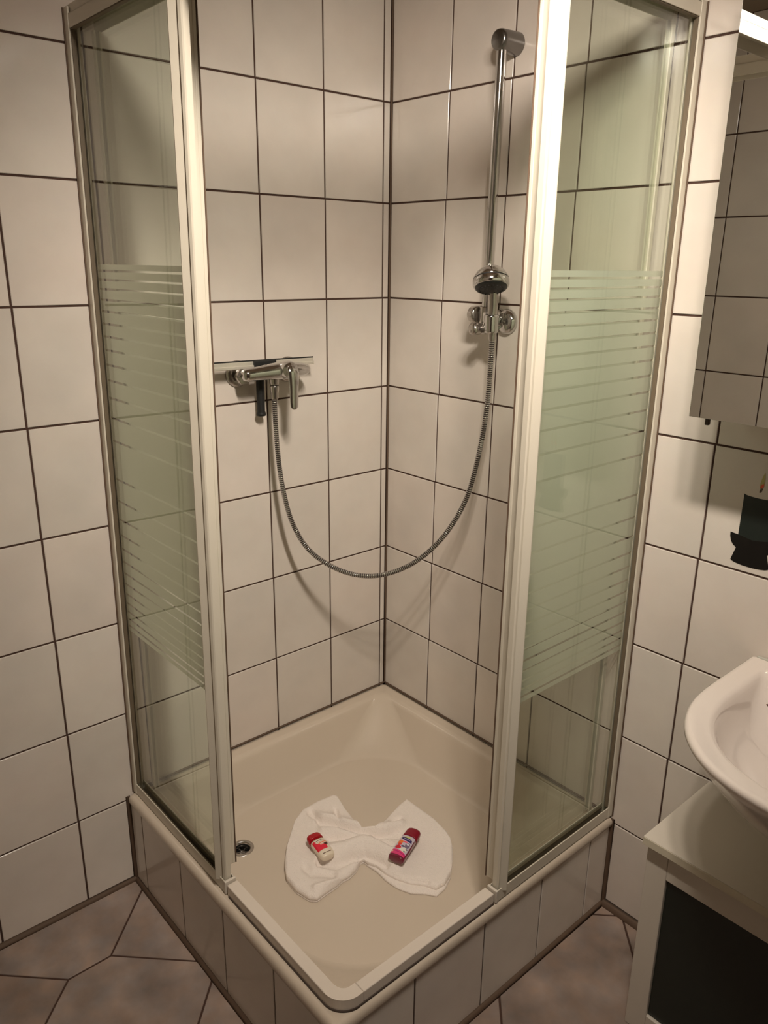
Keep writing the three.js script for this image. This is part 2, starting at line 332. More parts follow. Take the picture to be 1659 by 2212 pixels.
// own axes: u along the screen from the wall, v up, w outwards
function axes(mirrored) {
  const bx = (u0, u1, v0, v1, w0, w1, r = 0.0012) => mirrored ? box(w0, w1, v0, v1, u0, u1, r) : box(u0, u1, v0, v1, w0, w1, r);
  const band = (u0, u1, v0, v1) => { const g = new THREE.PlaneGeometry(u1 - u0, v1 - v0); if (mirrored) g.rotateY(Math.PI / 2).translate(0, (v0 + v1) / 2, (u0 + u1) / 2); else g.translate((u0 + u1) / 2, (v0 + v1) / 2, 0); return g; };
  const strip = (pts, v0, v1) => prism((mirrored ? pts.map(([u, w]) => [w, u]) : pts), v0, v1, 0.0006);
  return { bx, band, strip };
}
function screen(pos, mirrored, lean, P, label, doorLabel) {
  const { bx, band, strip } = axes(mirrored), Y = v => v - FOOT;
  const put = (name, cat, lab) => { const t = thing(name, lab, cat, pos, undefined); t.rotation.x = lean; return t; };
  const lo = P.rail, hi = P.rail + 0.025;    // the top rail
  const t = 0.0022, channel = (v0, v1, back, end, up) => [bx(0.004, end, Y(up ? v1 - t : v0), Y(up ? v1 : v0 + t), back, 0.0085, 0.0005), bx(0.004, end, Y(v0), Y(v1), 0.0060, 0.0085, 0.0009), bx(0.004, end, Y(v0), Y(v1), back, back + 0.0024, 0.0009)];
  const s = put('shower_screen', 'shower screen', label);
  part('wall_profile', [bx(0.0005, 0.020, Y(FOOT), Y(TOP), -0.012, -0.0075), bx(0.0005, 0.020, Y(FOOT), Y(TOP), 0.0055, 0.0098), bx(0.0005, 0.004, Y(FOOT), Y(TOP), -0.012, 0.0098, 0.0008)], M.profile, s);
  part('wall_joint', bx(0.0004, 0.003, Y(FOOT), Y(TOP), 0.0096, 0.0124, 0.0005), M.silicone, s);
  part('top_rail', [...channel(lo, hi, -0.050, P.corner, true), bx(0.004, P.corner, Y(hi - 0.0005), Y(hi + 0.018), -0.046, 0.003)], M.profile, s);
  part('bottom_rail', channel(FOOT, 0.302, -0.0165, P.end1 + 0.004, false), M.profile, s);
  part('rail_end_cap', bx(P.end1 + 0.003, P.end1 + 0.0095, Y(FOOT), Y(0.3035), -0.0175, 0.0100, 0.0015), M.white, s);
  part('end_profile', strip([[P.end0, -0.0105], [P.end0, 0.0115], [P.end0 + 0.002, 0.0140], [P.end0 + 0.004, 0.0142], [P.end0 + 0.016, 0.0042], [P.end0 + 0.0165, 0.001], [P.end0 + 0.0195, 0.002], [P.end0 + 0.020, 0.0055], [P.end1 - 0.002, 0.0030], [P.end1, 0.0005], [P.end1, -0.0105]], Y(0.294), Y(lo)), M.profile, s);
  part('gasket', [bx(0.022, P.end0, Y(0.2745), Y(0.290), -0.0033, 0.0058, 0.0008), bx(0.022, P.end0, Y(0.2745), Y(0.2960), -0.0138, -0.0087, 0.0008), bx(0.0195, 0.0222, Y(0.302), Y(lo), -0.0033, 0.0060, 0.0008), bx(0.022, P.end0, Y(lo - 0.002), Y(lo + 0.006), -0.0033, 0.0058, 0.0008)], M.gasket, s);
  const g = part('glass_pane', bx(0.004, P.end0 + 0.010, Y(0.276), Y(hi - 0.003), -0.0085, -0.0035, 0), M.glass, s);
  const off = w => mirrored ? [w, 0, 0] : [0, 0, w];
  for (const [v0, v1] of BANDS) { const b = part('frosted_band', band(0.0062, P.end0 + 0.009, Y(v0), Y(v1)), M.frost, g); b.position.set(...off(-0.0088)); }
  const d = put('sliding_door', 'shower door', doorLabel), c = -0.0335;
  const dg = part('glass_pane', bx(P.rear, P.lead - 0.012, Y(0.286), Y(hi - 0.003), c - 0.0025, c + 0.0025, 0), M.glass, d);
  for (const [v0, v1] of BANDS) { const b = part('frosted_band', band(P.rear + 0.002, P.lead - 0.013, Y(v0), Y(v1)), M.frost, dg); b.position.set(...off(c - 0.0028)); }
  part('handle_profile', [bx(P.lead - 0.040, P.lead - 0.001, Y(0.284), Y(lo - 0.003), c - 0.012, c + 0.0125, 0.002), bx(P.lead - 0.030, P.lead - 0.012, Y(0.284), Y(lo - 0.003), c + 0.0115, c + 0.0145, 0.0014), bx(P.lead - 0.009, P.lead, Y(0.284), Y(lo - 0.003), c - 0.018, c - 0.010, 0.002)], M.profile, d);
  part('seal', bx(P.lead - 0.004, P.lead + 0.0008, Y(0.284), Y(lo - 0.003), c - 0.0205, c - 0.0178, 0.0006), M.silicone, d);
  part('rear_profile', [bx(P.rear - 0.004, P.rear + 0.007, Y(0.284), Y(lo - 0.003), c + 0.0035, c + 0.0075), bx(P.rear - 0.004, P.rear + 0.007, Y(0.284), Y(lo - 0.003), c - 0.0075, c - 0.0035), bx(P.rear - 0.004, P.rear - 0.001, Y(0.284), Y(lo - 0.003), c - 0.006, c + 0.006, 0.0008)], M.profile, d);
}
const ZL = 0.8655, XR = 0.8625;
screen([0, FOOT, ZL], false, -0.0085, { end0: 0.433, end1: 0.460, lead: 0.410, rear: 0.046, corner: 0.868, rail: 2.022 },
  'striped fixed glass screen in cream frame meeting the wall with the mixer tap', 'sliding glass door pushed open behind the screen by the chrome drain');
screen([XR, FOOT, 0], true, 0, { end0: 0.414, end1: 0.436, lead: 0.410, rear: 0.046, corner: 0.794, rail: 2.033 },
  'striped fixed glass screen in cream frame meeting the wall with basin and mirror', 'sliding glass door pushed open behind the screen next to the basin');
{
  const t = thing('threshold_rail', 'low cream sill with rounded corner across the open shower entry', 'sill');
  const y0 = RIM + 0.0012, y1 = 0.2975, W = 0.026, xo = 0.868, zo = 0.8725, r = 0.046;
  part('sill_strip', box(0.472, xo - r + 0.001, y0, y1, zo - W, zo, 0.0022), M.sill, t);
  part('sill_strip', box(xo - W, xo, y0, y1, 0.448, zo - r - 0.012, 0.0022), M.sill, t);
  const arc = (rad, n = 14, rev) => { const q = []; for (let k = 0; k <= n; k++) { const a = Math.PI / 2 * (rev ? n - k : k) / n; q.push([xo - r + rad * Math.cos(a), zo - r + rad * Math.sin(a)]); } return q; };
  part('corner_piece', prism([[xo, zo - r - 0.011], ...arc(r), ...arc(r - W, 10, true), [xo - W, zo - r - 0.011]], y0, y1, 0), M.sill, t);
  part('gasket', [box(0.478, xo - r, RIM - 0.0005, y0 + 0.003, zo - 0.003, zo + 0.0022, 0.001), box(xo - 0.003, xo + 0.0022, RIM - 0.0005, y0 + 0.003, 0.448, zo - r, 0.001), prism([...arc(r + 0.0022), ...arc(r - 0.003, 14, true)], RIM - 0.0005, y0 + 0.003)], M.seal, t);
}

// ---------------------------------------------------------------- mixer tap
{
  const t = thing('mixer_tap', 'wall-mounted chrome lever mixer tap under the squeegee', 'tap', [0, 1.333, 0.4325]);
  for (const z of [0.0765, -0.0765]) {
    part('escutcheon', turned([[0, 0.0005], [0.033, 0.0005], [0.033, 0.004], [0.029, 0.009], [0.019, 0.012], [0, 0.012]], [0.0, -0.007, z], [1, 0, 0]), M.satin, t);
    part('union_nut', [turned([[0, 0], [0.0205, 0], [0.0225, 0.003], [0.0225, 0.0135], [0.0205, 0.0165], [0, 0.0165]], [0.022, -0.010, z], [1, 0, 0], 6), turned([[0.013, 0], [0.013, 0.02]], [0.012, 0, z], [1, 0, 0])], M.satin, t);
  }
  // body: a waisted horizontal casting, swelling under the lever
  const body = [[0.07, -0.002, 0.103, 0.006, 0.006], [0.07, -0.002, 0.1, 0.0135, 0.0135], [0.071, -0.002, 0.09, 0.0165, 0.0165], [0.072, -0.001, 0.072, 0.0165, 0.0165], [0.074, 0.001, 0.04, 0.019, 0.0185], [0.076, 0.002, 0.01, 0.0225, 0.021], [0.077, 0.002, -0.018, 0.0235, 0.0215], [0.076, 0.001, -0.045, 0.0215, 0.019], [0.073, 0.0, -0.07, 0.0185, 0.0165], [0.071, -0.001, -0.084, 0.0155, 0.014], [0.07, -0.002, -0.092, 0.009, 0.008], [0.07, -0.002, -0.094, 0.003, 0.003]];
  part('body', [sweep(body, [1, 0, 0], 28), turned([[0.0115, 0], [0.0115, 0.032]], [0.038, -0.005, 0.0765], [1, 0, 0]), turned([[0.0115, 0], [0.0115, 0.032]], [0.038, -0.005, -0.0765], [1, 0, 0])], M.chrome, t);
  part('outlet', turned([[0, -0.034], [0.0095, -0.034], [0.0115, -0.031], [0.0125, -0.016], [0.012, 0.0], [0.0, 0.002]], [0.064, 0, 0.008], [0, 1, 0]), M.satin, t);
  const lever = part('lever', [turned([[0.0225, 0], [0.0235, 0.008], [0.0225, 0.020], [0.0185, 0.029], [0.010, 0.034], [0, 0.0355]], [0.084, 0.005, -0.013], [1, 0, 0]),
    sweep([[0.1040, 0.016, -0.0125, 0.006, 0.006], [0.1120, 0.012, -0.013, 0.0165, 0.0085], [0.1165, 0.0, -0.0135, 0.0170, 0.0075], [0.1185, -0.02, -0.0135, 0.0148, 0.006], [0.1200, -0.045, -0.0125, 0.0128, 0.005], [0.1215, -0.070, -0.0115, 0.0125, 0.0046], [0.1228, -0.084, -0.011, 0.0110, 0.004], [0.1232, -0.090, -0.011, 0.0045, 0.002]], [0, 0, 1], 20)], M.chrome, t);
  part('temperature_mark', turned([[0, 0], [0.0026, 0], [0.0026, 0.0006], [0, 0.0008]], [0.100, 0.0235, -0.010], [0.4, 0.9, 0], 12), M.rubber, lever);
}
{
  const t = thing('squeegee', 'chrome window squeegee with black handle hung over the mixer tap', 'squeegee', [0.0446, 1.3424, 0.458]);
  const tilt = 0.0125;
  const bar = g => g.rotateX(-tilt);
  part('blade_channel', bar(mergeGeometries([flat(box(-0.004, 0.004, -0.0005, 0.0165, -0.152, 0.152, 0.0015)), flat(box(0.0035, 0.0070, -0.0005, 0.0075, -0.152, 0.152, 0.0018))])), M.alu, t);
  part('rubber_blade', bar(box(-0.0015, 0.0015, 0.014, 0.0195, -0.153, 0.153, 0.0005)), M.rubber, t);
  part('clamp', bar(mergeGeometries([flat(box(-0.007, 0.0085, 0.0005, 0.0180, -0.034, 0.032, 0.003)), flat(box(-0.026, -0.004, 0.002, 0.013, -0.014, 0.018, 0.003))])), M.rubber, t);
  part('handle', turned([[0, -0.128], [0.0105, -0.128], [0.0125, -0.126], [0.0120, -0.121], [0.0102, -0.116], [0.0102, -0.03], [0.0095, -0.02], [0.008, -0.002], [0, -0.002]], [-0.020, 0.0025, -0.001], [0, 1, 0], 24), M.rubber, t);
}

// ---------------------------------------------------------------- hose, slide bar, hand shower
{
  const t = thing('shower_hose', 'long flexible chrome shower hose hanging in a loop', 'hose');
  const P = [[0.064, 1.2945, 0.4405], [0.0635, 1.2772, 0.4405], [0.0632, 1.2182, 0.4401], [0.0655, 1.1217, 0.4371], [0.0735, 1.0227, 0.4289], [0.0896, 0.9341, 0.4133], [0.1181, 0.8639, 0.3858], [0.1582, 0.8199, 0.347], [0.2032, 0.7959, 0.3036], [0.2481, 0.7934, 0.2601], [0.2927, 0.8121, 0.2171], [0.3321, 0.8462, 0.179], [0.3704, 0.9004, 0.1419], [0.3992, 0.9633, 0.1141], [0.4187, 1.027, 0.0952], [0.4329, 1.1133, 0.0815], [0.4425, 1.1972, 0.0732], [0.4482, 1.2787, 0.0695], [0.4512, 1.3693, 0.0690], [0.4524, 1.437, 0.0700]].map(p => new THREE.Vector3(...p));
  const curve = new THREE.CatmullRomCurve3(P, false, 'centripetal'), len = curve.getLength(), pitch = 0.0052, turns = Math.floor(len / pitch), seg = 12, rings = [];
  const frames = curve.computeFrenetFrames(turns * 4, false), pts = curve.getSpacedPoints(turns * 4), shape = [0.0050, 0.0071, 0.0071, 0.0050];
  pts.forEach((c, i) => {
    const ring = []; for (let k = 0; k < seg; k++) { const a = 2 * Math.PI * k / seg; ring.push(c.clone().addScaledVector(frames.normals[i], shape[i % 4] * Math.cos(a)).addScaledVector(frames.binormals[i], shape[i % 4] * Math.sin(a))); }
    rings.push(ring);
  });
  part('hose_winding', loft(rings, true, true), M.chrome, t);
  part('hose_core', new THREE.TubeGeometry(curve, 220, 0.0061, 12), M.hoseDark, t);
  part('hose_nut', turned([[0.008, -0.030], [0.0095, -0.028], [0.0098, -0.012], [0.0112, -0.011], [0.0116, 0.002], [0.0105, 0.0045], [0.006, 0.0045]], [0.064, 1.2935, 0.4405], [0, 1, 0]), M.satin, t);
  part('hose_nut', turned([[0.0075, -0.028], [0.0085, -0.026], [0.0108, 0.004], [0.0108, 0.008], [0.006, 0.008]], [0.4527, 1.447, 0.0702], [0.03, 1, 0.02]), M.satin, t);
}
{
  const t = thing('slide_bar', 'vertical chrome shower slide bar screwed to the tiles', 'shower rail', [0.414, 1.462, 0]);
  part('bar', rod([-0.0033, -0.024, 0.050], [0.006, 0.602, 0.050], 0.0114, 28), M.chrome, t);
  const cap = [[0, 0.0005], [0.0235, 0.0005], [0.0245, 0.002], [0.0235, 0.030], [0.0225, 0.056], [0.0205, 0.0635], [0.0155, 0.067], [0, 0.068]];
  part('wall_bracket', turned(cap, [0.006, 0.604, 0], [0, 0, 1]), M.darkChrome, t, 'dark grey bracket');
  part('wall_bracket', [turned(cap.map(([r, y]) => [r * 1.02, y * 0.5]), [-0.002, 0.004, 0], [0, 0, 1]), box(-0.011, 0.005, -0.028, -0.0145, 0.0005, 0.052, 0.003)], M.chrome, t);
  part('wall_bracket_disc', turned([[0, 0.0005], [0.030, 0.0005], [0.031, 0.003], [0.028, 0.012], [0.020, 0.020], [0, 0.022]], [0.026, -0.002, 0], [0, 0, 1]), M.chrome, t);
  const h = thing('shower_holder', 'chrome sliding holder with round clamp knob low on the bar', 'holder', [0.411, 1.474, 0.052]);
  part('slider', [turned([[0, 0], [0.0165, 0], [0.0195, 0.003], [0.0205, 0.016], [0.0195, 0.0255], [0, 0.0255]], [-0.040, 0.002, 0.006], [1, 0, 0], 30), turned([[0.0126, -0.024], [0.0165, -0.024], [0.017, -0.02], [0.017, 0.020], [0.0165, 0.022], [0.0126, 0.022], [0.0126, -0.024]], [0, 0, -0.002], [0.015, 1, 0])], M.satin, h);
  part('cradle', [turned([[0.0128, -0.032], [0.0165, -0.032], [0.0175, -0.026], [0.0178, 0.006], [0.0165, 0.010], [0.0125, 0.010]], [0.041, -0.004, 0.024], [0.03, 1, 0.06]), box(0.0135, 0.0265, -0.014, 0.010, 0.010, 0.026, 0.003)], M.chrome, h);
  part('clamp_knob', turned([[0, 0], [0.012, 0], [0.0140, 0.004], [0.0150, 0.020], [0.0140, 0.027], [0.008, 0.030], [0, 0.0305]], [0.002, -0.030, 0.018], [-0.12, 0, 1], 28), M.satin, h);
  part('knob_stem', [turned([[0, 0], [0.008, 0], [0.008, 0.026], [0, 0.026]], [0.0, -0.029, 0.0115], [0, 0, 1]), box(-0.010, 0.026, -0.042, -0.020, 0.0125, 0.026, 0.005)], M.satin, h);
  const s = thing('hand_shower', 'round chrome hand shower with black spray face clipped in the sliding holder', 'shower head', [0.452, 1.448, 0.0735]);
  part('handle', sweep([[0, 0.008, 0, 0.0095, 0.0095], [0.001, 0.02, 0.001, 0.0118, 0.0118], [0.004, 0.06, 0.004, 0.0122, 0.0122], [0.008, 0.09, 0.010, 0.0125, 0.0125], [0.010, 0.108, 0.018, 0.0135, 0.0135], [0.012, 0.118, 0.030, 0.014, 0.014]], [1, 0, 0], 24), M.satin, s);
  const n = [0.32, -0.90, 0.27], at = [0.017, 0.112, 0.030];
  part('head_dome', turned([[0, -0.031], [0.012, -0.0302], [0.024, -0.0255], [0.034, -0.0165], [0.040, -0.0065], [0.0415, -0.0022], [0.040, -0.001]], at, n, 44), M.chrome, s);
  part('black_ring', turned([[0.0405, -0.0030], [0.0408, -0.001], [0.0408, 0.002], [0.0405, 0.003]], at, n, 44), M.rubber, s);
  part('head_band', turned([[0.040, 0.001], [0.0425, 0.002], [0.0425, 0.012], [0.0405, 0.0165], [0.0375, 0.018]], at, n, 44), M.chrome, s);
  const f = part('spray_face', turned([[0.0378, 0.0172], [0.0362, 0.021], [0.030, 0.0235], [0.024, 0.0225], [0.021, 0.0245], [0.010, 0.0255], [0, 0.0258]], at, n, 44), M.face, s);
  const q = new THREE.Quaternion().setFromUnitVectors(new THREE.Vector3(0, 1, 0), new THREE.Vector3(...n).normalize()), dots = [];
  for (const [r, c] of [[0.027, 18], [0.0155, 10], [0.006, 5]]) for (let k = 0; k < c; k++) { const a = 2 * Math.PI * k / c; dots.push(new THREE.CylinderGeometry(0.0009, 0.0012, 0.002, 6).translate(r * Math.cos(a), 0.0248, r * Math.sin(a))); }
  part('nozzles', mergeGeometries(dots.map(flat)).applyQuaternion(q).translate(...at), M.rubber, f);
}

// ---------------------------------------------------------------- towel in the tray
const up = [[130, 800, .377, .661], [150, 640, .324, .617], [215, 430, .257, .545], [280, 345, .236, .504], [400, 275, .234, .452], [530, 222, .240, .401], [562, 232, .251, .396], [620, 330, .305, .412], [690, 420, .355, .423], [760, 515, .405, .434], [870, 515, .428, .407], [950, 430, .415, .361], [1060, 310, .394, .292], [1125, 258, .388, .257], [1200, 310, .425, .256], [1350, 420, .497, .256], [1440, 510, .547, .265], [1480, 570, .575, .275], [1505, 680, .615, .305]];
const lo = [[130, 800, .377, .661], [145, 900, .414, .681], [220, 990, .458, .685], [330, 1060, .501, .676], [400, 1065, .515, .662], [470, 1010, .512, .634], [560, 950, .511, .599], [600, 910, .506, .580], [660, 880, .508, .559], [720, 820, .501, .530], [740, 770, .489, .512], [775, 745, .488, .497], [800, 770, .501, .498], [880, 820, .533, .493], [960, 900, .573, .496], [1050, 960, .608, .491], [1160, 1000, .641, .477], [1280, 1005, .665, .452], [1370, 1020, .687, .436], [1440, 960, .684, .404], [1490, 860, .665, .363], [1505, 680, .615, .305]];
const along = (T, X) => { let i = 0; while (i < T.length - 2 && T[i + 1][0] < X) i++; const a = T[i], b = T[i + 1], t = Math.min(1, Math.max(0, (X - a[0]) / (b[0] - a[0]))); return a.map((v, k) => v + (b[k] - v) * t); };
const segDist = (p, L) => { let best = 1e9; for (let i = 0; i < L.length - 1; i++) { const [ax, ay] = L[i], [bx, by] = L[i + 1], t = Math.max(0, Math.min(1, ((p[0] - ax) * (bx - ax) + (p[1] - ay) * (by - ay)) / ((bx - ax) ** 2 + (by - ay) ** 2))); best = Math.min(best, Math.hypot(p[0] - ax - t * (bx - ax), p[1] - ay - t * (by - ay))); } return best; };
// folds: [line, height in metres, half width]
const FOLDS = [
  [[[345, 390], [425, 490], [640, 540], [900, 580], [1060, 578]], -0.010, 17], [[[500, 632], [600, 625], [700, 598], [850, 590], [980, 598]], -0.006, 14], [[[410, 822], [560, 830], [690, 765], [790, 742], [880, 770], [960, 815]], -0.009, 14],
  [[[300, 850], [350, 895], [520, 890]], -0.005, 22], [[[548, 380], [570, 460]], -0.006, 13], [[[1020, 475], [1065, 455]], -0.005, 14], [[[400, 445], [640, 495], [860, 530], [1080, 505]], 0.007, 30], [[[440, 565], [700, 568], [960, 590]], 0.005, 22],
  [[[430, 760], [600, 720], [770, 650], [900, 680], [1060, 770]], 0.010, 38], [[[960, 870], [1080, 930], [1300, 950]], -0.004, 12], [[[1040, 560], [1100, 540]], -0.004, 30], [[[890, 630], [1000, 690]], -0.005, 20], [[[380, 1010], [450, 985], [560, 950]], 0.004, 16],
];
function towelHeight(X, Y, edge) {
  let h = 0.0175 + 0.006 * Math.exp(-(((X - 800) / 260) ** 2 + ((Y - 640) / 150) ** 2));
  for (const [L, a, w] of FOLDS) { const d = segDist([X, Y], L); h += 2.2 * a * Math.exp(-d * d / (2 * w * w)) * Math.min(1, edge * 3); }
  h += 0.0012 * fbm(X * 0.012, Y * 0.012, 3, 3);
  return h;
}
function towelMesh(T, B, height, base, nx = 150, ny = 90) {
  const pos = [], uv = [], idx = [], X0 = 131, X1 = 1504;
  for (let i = 0; i <= nx; i++) {
    const q = i / nx, X = X0 + (X1 - X0) * (0.5 - 0.5 * Math.cos(Math.PI * q)) * 0.5 + (X1 - X0) * q * 0.5, a = along(T, X), b = along(B, X);
    for (let j = 0; j <= ny; j++) {
      const t = 0.5 - 0.5 * Math.cos(Math.PI * j / ny), Y = a[1] + (b[1] - a[1]) * t, x = a[2] + (b[2] - a[2]) * t, z = a[3] + (b[3] - a[3]) * t;
      const e = Math.min((Y - a[1]), (b[1] - Y), (X - X0) * 1.2, (X1 - X) * 1.2) / 36, k = e >= 1 ? 1 : Math.sqrt(Math.max(0, 1 - (1 - e) ** 2));
      const h = Math.max(0.0045, height(X, Y, Math.max(0, e)));
      pos.push(x, base + 0.003 + (h - 0.003) * k, z); uv.push(x, z);
    }
  }
  const n = (nx + 1) * (ny + 1);
  for (let k = 0; k < n; k++) { pos.push(pos[k * 3], base + 0.0008, pos[k * 3 + 2]); uv.push(uv[k * 2], uv[k * 2 + 1]); }
  const at = (i, j) => i * (ny + 1) + j;
  for (let i = 0; i < nx; i++) for (let j = 0; j < ny; j++) {
    const a = at(i, j), b = at(i, j + 1), c = at(i + 1, j), d = at(i + 1, j + 1);
    idx.push(a, b, d, a, d, c, a + n, d + n, b + n, a + n, c + n, d + n);
  }
  for (let i = 0; i < nx; i++) for (const [j, f] of [[0, 1], [ny, 0]]) { const a = at(i, j), c = at(i + 1, j); f ? idx.push(a, c, c + n, a, c + n, a + n) : idx.push(c, a, a + n, c, a + n, c + n); }
  const g = new THREE.BufferGeometry();
  g.setAttribute('position', new THREE.Float32BufferAttribute(pos, 3)); g.setAttribute('uv', new THREE.Float32BufferAttribute(uv, 2)); g.setIndex(idx); g.computeVertexNormals(); return g;
}
{
  const t = thing('towel', 'white terry towel laid out as a bow in the shower tray', 'towel');
  // the lower layer shows past the upper one along the front of the right half
  const upper = lo.map(([X, Y, x, z]) => { const k = X > 800 && X < 1500 ? Math.sin(Math.PI * (X - 800) / 700) : 0; return [X, Y - 62 * k, x - 0.018 * k, z - 0.014 * k]; });
  part('lower_layer', towelMesh(up, lo, () => 0.0085, BED, 90, 40), M.towel, t);
  part('upper_layer', towelMesh(up, upper, (X, Y, e) => towelHeight(X, Y, e) - 0.004, BED + 0.0066), M.towel, t);
}

// ---------------------------------------------------------------- two small bottles on the towel
function labelTexture(draw) {
  const c = document.createElement('canvas'); c.width = 256; c.height = 384; const g = c.getContext('2d'); draw(g);
  const t = new THREE.CanvasTexture(c); t.colorSpace = THREE.SRGBColorSpace; return t;
}
const blob = (g, color, pts) => { g.fillStyle = color; g.beginPath(); pts.forEach((p, i) => i ? g.lineTo(...p) : g.moveTo(...p)); g.closePath(); g.fill(); };
const dab = (g, color, x, y, rx, ry, rot = 0) => { g.fillStyle = color; g.beginPath(); g.ellipse(x, y, rx, ry, rot, 0, 2 * Math.PI); g.fill(); };
const labelOne = labelTexture(g => {
  g.fillStyle = '#e8d9c4'; g.fillRect(0, 0, 256, 384);
  blob(g, '#e0203c', [[0, 20], [70, 20], [80, 120], [130, 190], [215, 215], [190, 384], [0, 384]]);
  blob(g, '#e8d9c4', [[0, 0], [256, 0], [256, 30], [90, 34], [60, 10]]);
  g.lineCap = 'round'; g.strokeStyle = '#3a2c40'; g.lineWidth = 17; g.beginPath(); g.moveTo(88, 62); g.quadraticCurveTo(150, 30, 225, 52); g.stroke();
  g.strokeStyle = '#b7a6a0'; g.lineWidth = 14; g.beginPath(); g.moveTo(105, 112); g.quadraticCurveTo(165, 88, 226, 100); g.stroke();
  g.strokeStyle = '#f2641e'; g.lineWidth = 24; g.beginPath(); g.moveTo(112, 168); g.quadraticCurveTo(180, 120, 250, 150); g.stroke();
  blob(g, '#4a2318', [[165, 205], [256, 165], [256, 250], [190, 268]]);
  dab(g, '#e9b8a8', 150, 215, 22, 15);
});
const labelTwo = labelTexture(g => {
  g.fillStyle = '#c9bccb'; g.fillRect(0, 0, 256, 384);
  dab(g, '#c9cf7e', 120, 32, 46, 15); dab(g, '#2b2150', 128, 68, 92, 25, 0.12); dab(g, '#a99ac8', 130, 66, 54, 7, 0.12); dab(g, '#38286a', 165, 92, 66, 13, 0.1);
  dab(g, '#f07a35', 62, 140, 46, 40); dab(g, '#e2403a', 76, 182, 34, 22); dab(g, '#f25a78', 130, 122, 24, 15);
  dab(g, '#7d6f86', 186, 172, 42, 52); dab(g, '#d7d2dc', 178, 150, 24, 15); dab(g, '#3a2b55', 132, 205, 20, 15);
  dab(g, '#d11f38', 72, 240, 48, 36); dab(g, '#e8e2d6', 168, 268, 54, 46); dab(g, '#8f9590', 190, 288, 22, 12); dab(g, '#6b6170', 208, 240, 22, 12);
  blob(g, '#e2407c', [[0, 292], [90, 288], [256, 330], [256, 384], [0, 384]]); blob(g, '#b81f72', [[30, 308], [256, 342], [256, 356], [30, 322]]); dab(g, '#f6c7a8', 24, 336, 20, 17);
});
// a flat oval bottle along +x from the foot (0) to the shoulder; [x, half width, half height]
function oval(sections, e = 2.5, seg = 44, arc = [0, 2 * Math.PI], grow = 0) {
  const rings = sections.map(([x, a, b]) => { const r = []; for (let k = 0; k <= (arc[1] - arc[0] > 6 ? seg - 1 : seg); k++) { const w = arc[0] + (arc[1] - arc[0]) * k / seg, c = Math.cos(w), s = Math.sin(w); r.push(new THREE.Vector3(x, Math.sign(s) * (b + grow) * Math.abs(s) ** (2 / e), Math.sign(c) * (a + grow) * Math.abs(c) ** (2 / e))); } return r; });
  return rings;
}
function bottle(name, label, foot, head, y, sec, cap, mats, lab, tilt) {
  const t = thing(name, label, 'bottle', [foot[0], y, foot[1]], undefined);
  t.rotation.set(0, -Math.atan2(head[1] - foot[1], head[0] - foot[0]), 0); t.rotateX(tilt[0]); t.rotateZ(tilt[1]);
  const b = part('bottle_body', loft(oval(sec), true, true), mats[0], t);
  part('cap', loft(oval(cap), true, true), mats[1], t);
  const arc = lab.arc, rings = oval(lab.sec, 2.5, 24, arc, 0.0004), geo = loft(rings, false, false, false), U = geo.attributes.uv, n = rings[0].length;
  for (let k = 0; k < U.count; k++) { const i = k % n, j = Math.floor(k / n); U.setXY(k, lab.flip ? 1 - i / (n - 1) : i / (n - 1), j / (rings.length - 1)); }
  part('label', geo, std(0xffffff, 0.35, { map: lab.map, side: THREE.DoubleSide }), b);
  return t;
}
{
  const l = bottle('shampoo_bottle', 'white travel bottle with bright red cap lying on left wing of towel', [0.451, 0.578], [0.374, 0.567], 0.1895,
    [[0, 0.013, 0.0075], [0.002, 0.0165, 0.0095], [0.006, 0.0185, 0.0108], [0.02, 0.0200, 0.0118], [0.045, 0.0203, 0.012], [0.055, 0.0200, 0.012], [0.060, 0.0195, 0.0118]],
    [[0.0662, 0.0198, 0.0120], [0.070, 0.0200, 0.0122], [0.079, 0.0196, 0.012], [0.084, 0.0180, 0.0108], [0.0865, 0.0165, 0.0085]],
    [M.bottleWhite, M.red], { map: labelOne, arc: [0.24 * Math.PI, 0.84 * Math.PI], flip: true, sec: [[0.021, 0.0200, 0.0118], [0.04, 0.0203, 0.012], [0.057, 0.01985, 0.0119]] }, [0.0, 0.03]);
  part('base_slot', box(0.0085, 0.0105, 0.0092, 0.0112, -0.011, 0.011, 0.0006), M.slot, l);
  bottle('shampoo_bottle', 'magenta bottle with dark crimson cap and colourful label lying on right wing of towel', [0.5665, 0.4605], [0.5255, 0.356], 0.193,
    [[0, 0.0185, 0.0095], [0.0015, 0.0205, 0.011], [0.005, 0.0212, 0.0118], [0.04, 0.0208, 0.012], [0.078, 0.0196, 0.012]],
    [[0.0782, 0.0199, 0.0122], [0.082, 0.0200, 0.0124], [0.102, 0.0192, 0.012], [0.108, 0.0180, 0.0110], [0.112, 0.0150, 0.0085]],
    [M.wine, M.crimson], { map: labelTwo, arc: [0.17 * Math.PI, 0.80 * Math.PI], flip: true, sec: [[0.006, 0.0212, 0.0118], [0.04, 0.0208, 0.012], [0.0765, 0.0197, 0.012]] }, [0.0, 0.02]);
}

